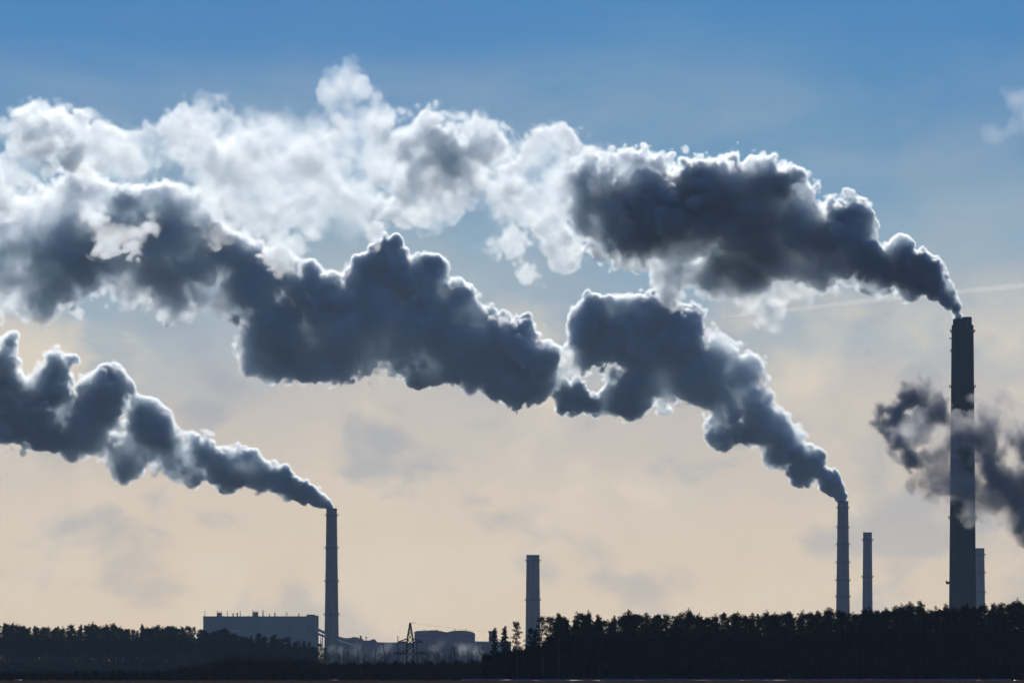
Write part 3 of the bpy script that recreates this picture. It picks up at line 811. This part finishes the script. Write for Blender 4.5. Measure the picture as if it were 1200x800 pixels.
def plume_grid(nodes, D, vox, seed, billow=.55, warp=.25, edge=.045, erode=0.0, top=None):
    """nodes: (px, py, r_px, depth_px, density). Returns (density grid, min corner)."""
    s = D / F_PX
    P = np.array([[(n[0] - 600) * s, D + n[3] * s, CAM_Z + (HORIZON - n[1]) * s] for n in nodes], np.float32)
    R = np.array([n[2] * s for n in nodes], np.float32)
    DEN = np.array([n[4] * 1.3 if n[4] < .3 else n[4] for n in nodes], np.float32) if not erode else np.array([n[4] for n in nodes], np.float32)
    pad = R[:, None] * 0.55 + 3 * vox
    lo = (P - R[:, None] - pad).min(0); hi = (P + R[:, None] + pad).max(0)
    xlim = 760 * s
    lo[0] = max(lo[0], -xlim); hi[0] = min(hi[0], xlim)
    shape = tuple(int(math.ceil((hi[i] - lo[i]) / vox)) for i in range(3))
    rng = np.random.default_rng(seed)
    ax = [lo[i] + np.arange(shape[i], dtype=np.float32) * vox for i in range(3)]
    X = [np.broadcast_to(ax[0][:, None, None], shape), np.broadcast_to(ax[1][None, :, None], shape), np.broadcast_to(ax[2][None, None, :], shape)]
    rmax = float(np.percentile(R, 80))
    # gentle swirl of the coordinates
    lamw = rmax * 0.9 / vox
    X = [X[i] + smooth_noise(rng, shape, lamw) * (warp * rmax * .35) * min(1, 1) * taper(nodes, ax[0], s)[:, None, None] for i in range(3)]
    S = np.zeros(shape, np.float32); SR = S.copy(); SD = S.copy(); SZ = S.copy()
    KK = 6.0
    FY = np.array([.5 if (n[4] < .3 and not erode) else 1.0 for n in nodes])
    for p, r, d, fy in zip(P, R, DEN, FY):
        reach = r * 2.0 + warp * rmax
        sl = []
        for i in range(3):
            a = max(0, int((p[i] - reach - lo[i]) / vox)); b = min(shape[i], int((p[i] + reach - lo[i]) / vox) + 1)
            sl.append(slice(a, b))
        sl = tuple(sl)
        if any(q.stop <= q.start for q in sl): continue
        dist = np.sqrt((X[0][sl] - p[0]) ** 2 + ((X[1][sl] - p[1]) / fy) ** 2 + (X[2][sl] - p[2]) ** 2)
        w = np.exp(KK * (1 - dist / r))
        S[sl] += w; SR[sl] += w * r; SD[sl] += w * d; SZ[sl] += w * ((X[2][sl] - p[2]) / r)
    ok = S > 1e-3
    S_ = np.where(ok, S, 1.0)
    RL = np.where(ok, SR / S_, 1.0); DL = np.where(ok, SD / S_, 0.0)
    q = np.where(ok, np.log(np.maximum(S, 1e-3)) / KK, -1.0)
    under = np.clip(np.where(ok, -SZ / S_, 0) * 1.6, 0, 1)
    del SR, SD, SZ, X
    q0 = q.copy()
    lam = rmax * 0.95
    det = np.zeros(shape, np.float32)
    k = 0
    while lam > 2.2 * vox:
        n = smooth_noise(rng, shape, lam / vox)
        b = (np.abs(n) - 0.65)
        ratio = lam / RL
        wgt = np.clip((1.7 - ratio) / .8, 0, 1)
        det += billow * (.49 + .28 * np.clip((.6 - DL) / .5, 0, 1)) * np.minimum(ratio, 1.2) ** (.29 + .18 * np.clip((.6 - DL) / .5, 0, 1)) * wgt * b
        lam *= 0.55; k += 1
    q = q + det - np.clip(-q0 - .10, 0, 1) * 2.0
    n1 = smooth_noise(rng, shape, rmax * 1.1 / vox); n2 = smooth_noise(rng, shape, rmax * .45 / vox)
    fine = np.zeros(shape, np.float32); lam = rmax * .5; am = 1.0
    while lam > 2.2 * vox:
        fine += am * smooth_noise(rng, shape, lam / vox); lam *= .5; am *= .72
    thin = np.clip((.75 - DL) / .65, 0, 1)
    ed = np.maximum(edge, 1.2 * vox / RL)
    if erode > 0:
        body = np.clip(q / (ed * 4), 0, 1)
        dens = body * np.clip(.6 + erode * (.42 * n1 + .4 * n2 + .38 * fine), 0, 2.0)
    else:
        # a skirt of sparse droplets round a dense heart; older smoke has a wider skirt
        off = np.clip((.035 + .05 * n1 + .03 * n2) * (1 - .8 * under) + .12 * thin, .0, .5) * np.clip(RL / rmax, .25, 1)
        heart = np.clip((q - off) / (ed * (1.3 + 2.5 * thin)), 0, 1)
        skirt = .10 * (1 - .6 * under) * np.clip(q / ed, 0, 1) * np.exp(.5 * n2)
        dens = (skirt + (1 - skirt) * heart) * np.exp(thin * (.5 * n1 + .6 * n2 + .7 * fine - .22) + (1 - thin) * (.52 * n1 + .5 * n2 + .45 * fine - .05))
    if not erode: dens = np.minimum(dens, 1 + 1.3 * (1 - .4 * thin)) * np.clip(rmax * .85 / RL, 1, 6) ** 1.25
    dens = dens * DL
    dens[~ok] = 0
    dens[dens < 2e-3] = 0
    dens[0] = 0; dens[-1] = 0; dens[:, 0] = 0; dens[:, -1] = 0; dens[:, :, 0] = 0; dens[:, :, -1] = 0
    return dens.astype(np.float32), lo
def taper(nodes, xs, s):
    """no swirl right at the mouth of the chimney"""
    x0 = (nodes[0][0] - 600) * s
    return np.clip(np.abs(xs - x0) / (90 * s), 0.02, 1).astype(np.float32)

M_VEIL = volume_material('vapour_veil', (.9, .93, .97), .0008, .5)
def density_to_volume(name, dens, lo, vox, mat):
    """the object's own mesh carries the density samples, its modifier turns them into the volume"""
    nx, ny, nz = dens.shape
    me = bpy.data.meshes.new(name)
    me.vertices.add(nx * ny * nz)
    at_ = me.attributes.new('smoke_density', 'FLOAT', 'POINT')
    at_.data.foreach_set('value', np.ascontiguousarray(dens).ravel())
    hi = [float(lo[i] + (dens.shape[i] - 1) * vox) for i in range(3)]
    co = np.zeros((nx * ny * nz, 3), np.float32)
    g = np.indices(dens.shape).reshape(3, -1).T
    co[:] = lo + g * vox
    me.vertices.foreach_set('co', co.ravel()); del co, g
    o = bpy.data.objects.new(name, me); COL.objects.link(o)
    ng = bpy.data.node_groups.new(name, 'GeometryNodeTree')
    ng.interface.new_socket('Geometry', in_out='INPUT', socket_type='NodeSocketGeometry')
    ng.interface.new_socket('Geometry', in_out='OUTPUT', socket_type='NodeSocketGeometry')
    N, L = ng.nodes, ng.links
    gi = N.new('NodeGroupInput'); go = N.new('NodeGroupOutput')
    pos = N.new('GeometryNodeInputPosition')
    sub = N.new('ShaderNodeVectorMath'); sub.operation = 'SUBTRACT'; sub.inputs[1].default_value = tuple(float(v) for v in lo)
    sc = N.new('ShaderNodeVectorMath'); sc.operation = 'SCALE'; sc.inputs[3].default_value = 1 / vox
    L.new(pos.outputs[0], sub.inputs[0]); L.new(sub.outputs[0], sc.inputs[0])
    sep = N.new('ShaderNodeSeparateXYZ'); L.new(sc.outputs[0], sep.inputs[0])
    def f2i(s_):
        n = N.new('FunctionNodeFloatToInt'); n.rounding_mode = 'ROUND'; L.new(s_, n.inputs[0]); return n.outputs[0]
    def im(op, a, b):
        n = N.new('FunctionNodeIntegerMath'); n.operation = op
        for i, v in enumerate((a, b)):
            if isinstance(v, int): n.inputs[i].default_value = v
            else: L.new(v, n.inputs[i])
        return n.outputs[0]
    ix, iy, iz = (f2i(sep.outputs[i]) for i in range(3))
    idx = im('ADD', im('MULTIPLY', im('ADD', im('MULTIPLY', ix, ny), iy), nz), iz)
    si = N.new('GeometryNodeSampleIndex'); si.data_type = 'FLOAT'; si.domain = 'POINT'; si.clamp = True
    L.new(gi.outputs[0], si.inputs['Geometry'])
    na = N.new('GeometryNodeInputNamedAttribute'); na.data_type = 'FLOAT'; na.inputs['Name'].default_value = 'smoke_density'
    L.new(na.outputs[0], si.inputs[1]); L.new(idx, si.inputs['Index'])
    vc = N.new('GeometryNodeVolumeCube')
    L.new(si.outputs[0], vc.inputs['Density'])
    vc.inputs['Background'].default_value = 0
    vc.inputs['Min'].default_value = tuple(float(v) for v in lo); vc.inputs['Max'].default_value = tuple(hi)
    vc.inputs['Resolution X'].default_value = nx; vc.inputs['Resolution Y'].default_value = ny; vc.inputs['Resolution Z'].default_value = nz
    sm = N.new('GeometryNodeSetMaterial'); sm.inputs['Material'].default_value = mat
    L.new(vc.outputs[0], sm.inputs[0]); 
    # a faint veil of vapour encloses the smoke
    vm = N.new('GeometryNodeVolumeToMesh'); vm.resolution_mode = 'VOXEL_SIZE'
    vm.inputs['Voxel Size'].default_value = vox * 2.0; vm.inputs['Threshold'].default_value = .03; vm.inputs['Adaptivity'].default_value = .2
    L.new(vc.outputs[0], vm.inputs[0])
    s2 = N.new('GeometryNodeSetMaterial'); s2.inputs['Material'].default_value = M_VEIL
    L.new(vm.outputs[0], s2.inputs[0])
    jn = N.new('GeometryNodeJoinGeometry')
    L.new(s2.outputs[0], jn.inputs[0]); L.new(sm.outputs[0], jn.inputs[0]); L.new(jn.outputs[0], go.inputs[0])
    md = o.modifiers.new('smoke', 'NODES'); md.node_group = ng
    me.materials.append(mat)
    return o


TALL_PLUME = [
    (1123, 371, 6, 0, 1.2), (1118, 360, 8, 0, 1.2), (1110, 348, 13, 0, 1.2), (1097, 338, 17, 0, 1.1), (1080, 322, 28, 0, 1.5), (1062, 315, 31, 0, 1.2), (1035, 310, 34, 0, 1.1),
    (1010, 312, 26, 0, 1), (985, 265, 40, 0, 1), (975, 300, 40, 0, 1), (950, 290, 42, 5, 1), (930, 250, 50, 0, 1), (910, 285, 30, 0, .9),
    (890, 232, 50, 0, 1), (855, 232, 50, 0, 1), (815, 220, 52, 0, .95), (790, 255, 45, 0, .9), (755, 235, 60, 0, .85), (730, 270, 50, 0, .75), (745, 200, 35, 0, .7), (690, 215, 44, 0, .5), (700, 255, 40, 0, .55),
    (655, 215, 34, 0, .3),
    # drifting on, thinner and sunlit
    (670, 175, 30, 0, .26), (635, 185, 42, 0, .22), (605, 210, 54, 0, .17), (640, 255, 46, 0, .2), (660, 300, 30, 0, .10), (600, 290, 28, 0, .08), (620, 330, 20, 0, .05),
    (560, 165, 42, 0, .14), (525, 180, 50, 0, .34), (560, 205, 34, 0, .25), (500, 150, 32, 0, .15), (450, 200, 46, 0, .36), (488, 192, 44, 0, .33), (430, 235, 36, 0, .24), (250, 200, 56, 0, .2), (315, 240, 46, 0, .22), (470, 240, 30, 0, .2), (500, 230, 40, 0, .12), (545, 225, 34, 0, .12), (480, 175, 40, 0, .2),
    (404, 95, 38, 0, .13), (410, 135, 36, 0, .13), (392, 112, 26, 0, .12), (430, 165, 40, 0, .13), (400, 215, 46, 0, .14), (370, 255, 50, 0, .15), (330, 290, 36, 0, .15), (420, 260, 40, 0, .18),
    (240, 135, 38, 0, .13), (215, 165, 36, 0, .13), (285, 165, 46, 0, .13), (320, 215, 48, 0, .13), (270, 215, 55, 0, .15), (260, 265, 30, 0, .14),
    (170, 180, 40, 0, .14), (120, 180, 45, 0, .16), (50, 152, 42, 0, .36), (85, 172, 38, 0, .3), (30, 180, 34, 0, .2), (95, 150, 32, 0, .18), (10, 225, 36, 0, .15),
    (300, 200, 100, 0, .09), (380, 200, 70, 0, .1), (115, 165, 50, 0, .12), (500, 210, 70, 0, .1), (610, 235, 60, 0, .11), (25, 190, 45, 0, .12),
    (112, 258, 22, -10, .11), (128, 280, 28, -10, .12), (158, 290, 24, -10, .11), (180, 268, 16, -10, .09), (-30, 210, 50, 0, .15),
]
HANGING_WISP = [
    (930, 305, 18, 0, .5), (905, 300, 26, 0, .5), (875, 300, 34, 0, .55), (840, 315, 30, 0, .6), (805, 315, 26, 0, .5), (875, 335, 28, 0, .5), (900, 352, 20, 0, .4), (905, 375, 12, 0, .25), (960, 325, 18, 0, .2), (930, 330, 22, 0, .2), (790, 335, 16, 0, .3),
    (840, 285, 24, 0, .3), (800, 290, 22, 0, .15),
]
FAR_PLUME = [
    (987, 585, 5, 0, 1.2), (984, 579, 8, 0, 1.2), (976, 567, 13, 0, 1.2), (980, 571, 8, 0, 1.2), (970, 560, 14, 0, 1.1), (950, 546, 21, 0, 1), (928, 528, 27, 0, 1), (905, 510, 30, 0, 1), (888, 490, 32, 0, 1), (868, 468, 34, 0, 1), (878, 432, 24, 0, 1),
    (850, 500, 26, 0, .9), (850, 440, 36, 0, 1), (815, 430, 42, 0, 1), (805, 380, 28, 0, .5), (785, 400, 42, 0, 1), (765, 370, 30, 0, 1), (735, 395, 42, 0, 1), (693, 378, 34, 0, 1), (690, 405, 32, 0, 1), (745, 455, 32, 0, 1), (775, 440, 36, 0, 1), (722, 468, 22, 0, .8), (695, 470, 16, 0, .7), (668, 462, 22, 0, .8), (655, 430, 12, 0, .2),
    (625, 430, 40, 0, 1), (600, 445, 34, 0, 1), (610, 395, 30, 0, 1), (575, 400, 42, 0, 1), (560, 430, 30, 0, 1), (535, 350, 24, 0, 1), (535, 390, 45, 0, 1), (500, 310, 20, 0, .9), (460, 298, 24, 0, 1), (475, 330, 40, 0, 1), (490, 390, 55, 0, 1), (440, 370, 60, 0, 1),
    (400, 405, 55, 0, .95), (355, 420, 42, 0, .9), (305, 410, 34, 0, .35), (330, 380, 45, 0, .8), (360, 345, 40, 0, .7),
    (300, 330, 50, 0, .6), (245, 305, 55, 0, .6), (190, 295, 58, 0, .6), (200, 345, 30, 0, .45), (150, 340, 30, 0, .4), (130, 290, 58, 0, .42), (85, 310, 55, 0, .38), (40, 325, 50, 0, .34), (55, 280, 55, 0, .34), (100, 232, 40, 0, .4), (60, 245, 42, 0, .34), (20, 270, 40, 0, .34), (215, 252, 36, 0, .4), (190, 248, 38, 0, .5), (150, 240, 36, 0, .5), (10, 300, 50, 0, .45), (-30, 320, 60, 0, .4),
]
LEFT_PLUME = [
    (386.5, 594, 4.5, 0, 1.3), (382, 589, 6.5, 0, 1.3), (375, 584, 9, 0, 1.3), (366, 580, 12, 0, 1.2), (357, 576, 14, 0, 1.2), (343, 571, 17, 0, 1.1), (327, 565, 20, 0, 1), (305, 557, 23, 0, 1), (285, 549, 25, 0, 1), (262, 548, 24, 0, 1), (235, 528, 24, 0, 1), (225, 552, 22, 0, 1), (200, 535, 30, 0, 1), (175, 505, 30, 0, 1), (165, 490, 24, 0, 1), (150, 535, 30, 0, 1),
    (132, 442, 20, 0, 1), (115, 470, 34, 0, 1), (100, 505, 38, 0, 1), (68, 430, 24, 0, 1), (62, 460, 36, 0, 1), (40, 495, 36, 0, 1), (5, 480, 44, 0, 1), (-5, 425, 30, 0, .6), (10, 400, 14, 0, .4), (-40, 450, 60, 0, 1),
]
LOOSE_SMOKE = [
    (1078, 458, 15, 0, .9), (1060, 462, 15, 0, .9), (1045, 478, 17, 0, .9), (1038, 498, 14, 0, .7), (1090, 470, 14, 0, .9), (1100, 492, 15, 0, .8), (1112, 505, 14, 0, .5), (1065, 538, 13, 0, .6), (1085, 542, 12, 0, .35),
    (1132, 496, 15, 0, .14), (1152, 490, 14, 0, .12), (1140, 515, 24, 0, .6), (1165, 515, 20, 0, .8), (1155, 535, 18, 0, .8), (1178, 555, 16, 0, .7), (1192, 545, 18, 0, .9), (1205, 560, 20, 0, .9), (1185, 580, 14, 0, .7), (1195, 605, 15, 0, .7), (1198, 625, 10, 0, .4),
    (1128, 545, 18, 0, .3), (1130, 570, 16, 0, .2), (1138, 590, 10, 0, .15), (1180, 500, 16, 0, .1), (1120, 520, 20, 0, .4), (1128, 575, 16, 0, .4), (1134, 600, 12, 0, .35), (1100, 560, 26, 0, .14), (1160, 590, 26, 0, .12), (1078, 505, 24, 0, .12), (1165, 478, 24, 0, .14), (1050, 515, 14, 0, .7), (1120, 545, 14, 0, .3), (1215, 520, 26, 0, .5), (1183, 560, 22, 0, .8), (1195, 590, 20, 0, .8), (1199, 618, 15, 0, .8), (1172, 520, 20, 0, .8), (1170, 540, 20, 0, .7), (1100, 525, 10, 0, .3),
]
def white(name, density, g=.55, step=1.0):
    col = (.56, .58, .62) if name == 'loose_smoke' else (.87, .93, .975)
    return volume_material(name, col, density, g, attr=True, step=step)
SMOKES = lambda: [
    ("smoke_plume", TALL_PLUME, D_TALL, 1.05, 11, dict(), .31, .66),
    ("smoke_plume", FAR_PLUME, D_FAR, 2.1, 12, dict(), .20, .66),
    ("smoke_plume", LEFT_PLUME, D_FAR, 2.0, 13, dict(), .24, .66),
    ("smoke_wisp", HANGING_WISP, D_TALL + 40, 1.3, 14, dict(erode=.85, warp=.6), .42, .6),
    ("smoke_wisp", LOOSE_SMOKE, D_NEAR, .75, 25, dict(erode=1.15, warp=.8), .36, .4),
    ("smoke_wisp", THIN_WISP, D_FAR, 1.6, 18, dict(erode=.6, warp=.3), .05, .6),
    ("steam", LOW_STEAM, 4300.0, 1.6, 16, dict(erode=.9, warp=.5), .07, .3),
    ("cloud", CLOUD_WISP, 12000.0, 6.0, 17, dict(erode=1.1, warp=.8), .009, .5),
]
SMOKE_LABELS = [
    "long dark plume with white sunlit crest blowing from the tallest chimney",
    "thick dark blue plume rising from the chimney beside the shorter one, spreading across the sky",
    "low billowing grey plume trailing from the chimney next to the long flat building",
    "torn thin smoke hanging beneath the tallest chimney's plume",
    "loose dark curling smoke drifting across the shaft of the tallest chimney",
    "faint thread of smoke from the shorter chimney of the close pair",
    "pale steam creeping low behind the lattice pylon and the leafless trees",
    "small white wisp of cloud high above the tallest chimney",
]
import time as _t
HANGING_WISP = [(a, b, c * 1.35, d, e) for a, b, c, d, e in HANGING_WISP]
LOOSE_SMOKE = [(a, b, c * 1.35, d, e) for a, b, c, d, e in LOOSE_SMOKE] + [(1020, 412, 12, 0, .12), (1024, 430, 11, 0, .12)]
CLOUD_WISP = [(1192, 118, 16, 0, .7), (1178, 108, 9, 0, .5), (1205, 140, 20, 0, .8), (1215, 120, 22, 0, .8), (1165, 112, 7, 0, .3), (1190, 150, 16, 0, .4), (1160, 160, 18, 0, .15)]
THIN_WISP = [(1016, 622, 3, 0, .8), (1013, 614, 4, 0, .7), (1009, 606, 6, 0, .5), (1002, 600, 8, 0, .35), (992, 594, 9, 0, .25)]
LOW_STEAM = [(452, 748, 7, 0, .8), (460, 742, 8, 0, .9), (468, 738, 7, 0, .6), (463, 733, 5, 0, .3), (456, 757, 8, 0, .6), (445, 762, 12, 0, .3), (480, 765, 12, 0, .3), (510, 762, 12, 0, .35), (516, 752, 6, 0, .3), (540, 762, 12, 0, .5), (560, 764, 12, 0, .3), (552, 757, 7, 0, .5), (420, 764, 12, 0, .25), (395, 762, 12, 0, .25)]
for (nm, nodes, D, vox, seed, kw, dens_, g_), lab in zip(SMOKES(), SMOKE_LABELS):
    t0 = _t.time()
    dn, lo = plume_grid(nodes, D, vox, seed, **kw)
    o = density_to_volume(nm, dn, lo, vox, white('loose_smoke' if D == D_NEAR else nm, dens_, g_))
    tag(o, lab, {"steam": "steam", "cloud": "cloud"}.get(nm, "smoke"), "smoke plumes" if nm == "smoke_plume" else None)
    print(nm, dn.shape, dn.size, (dn > 0).mean(), round(_t.time() - t0, 1), flush=True)
    del dn
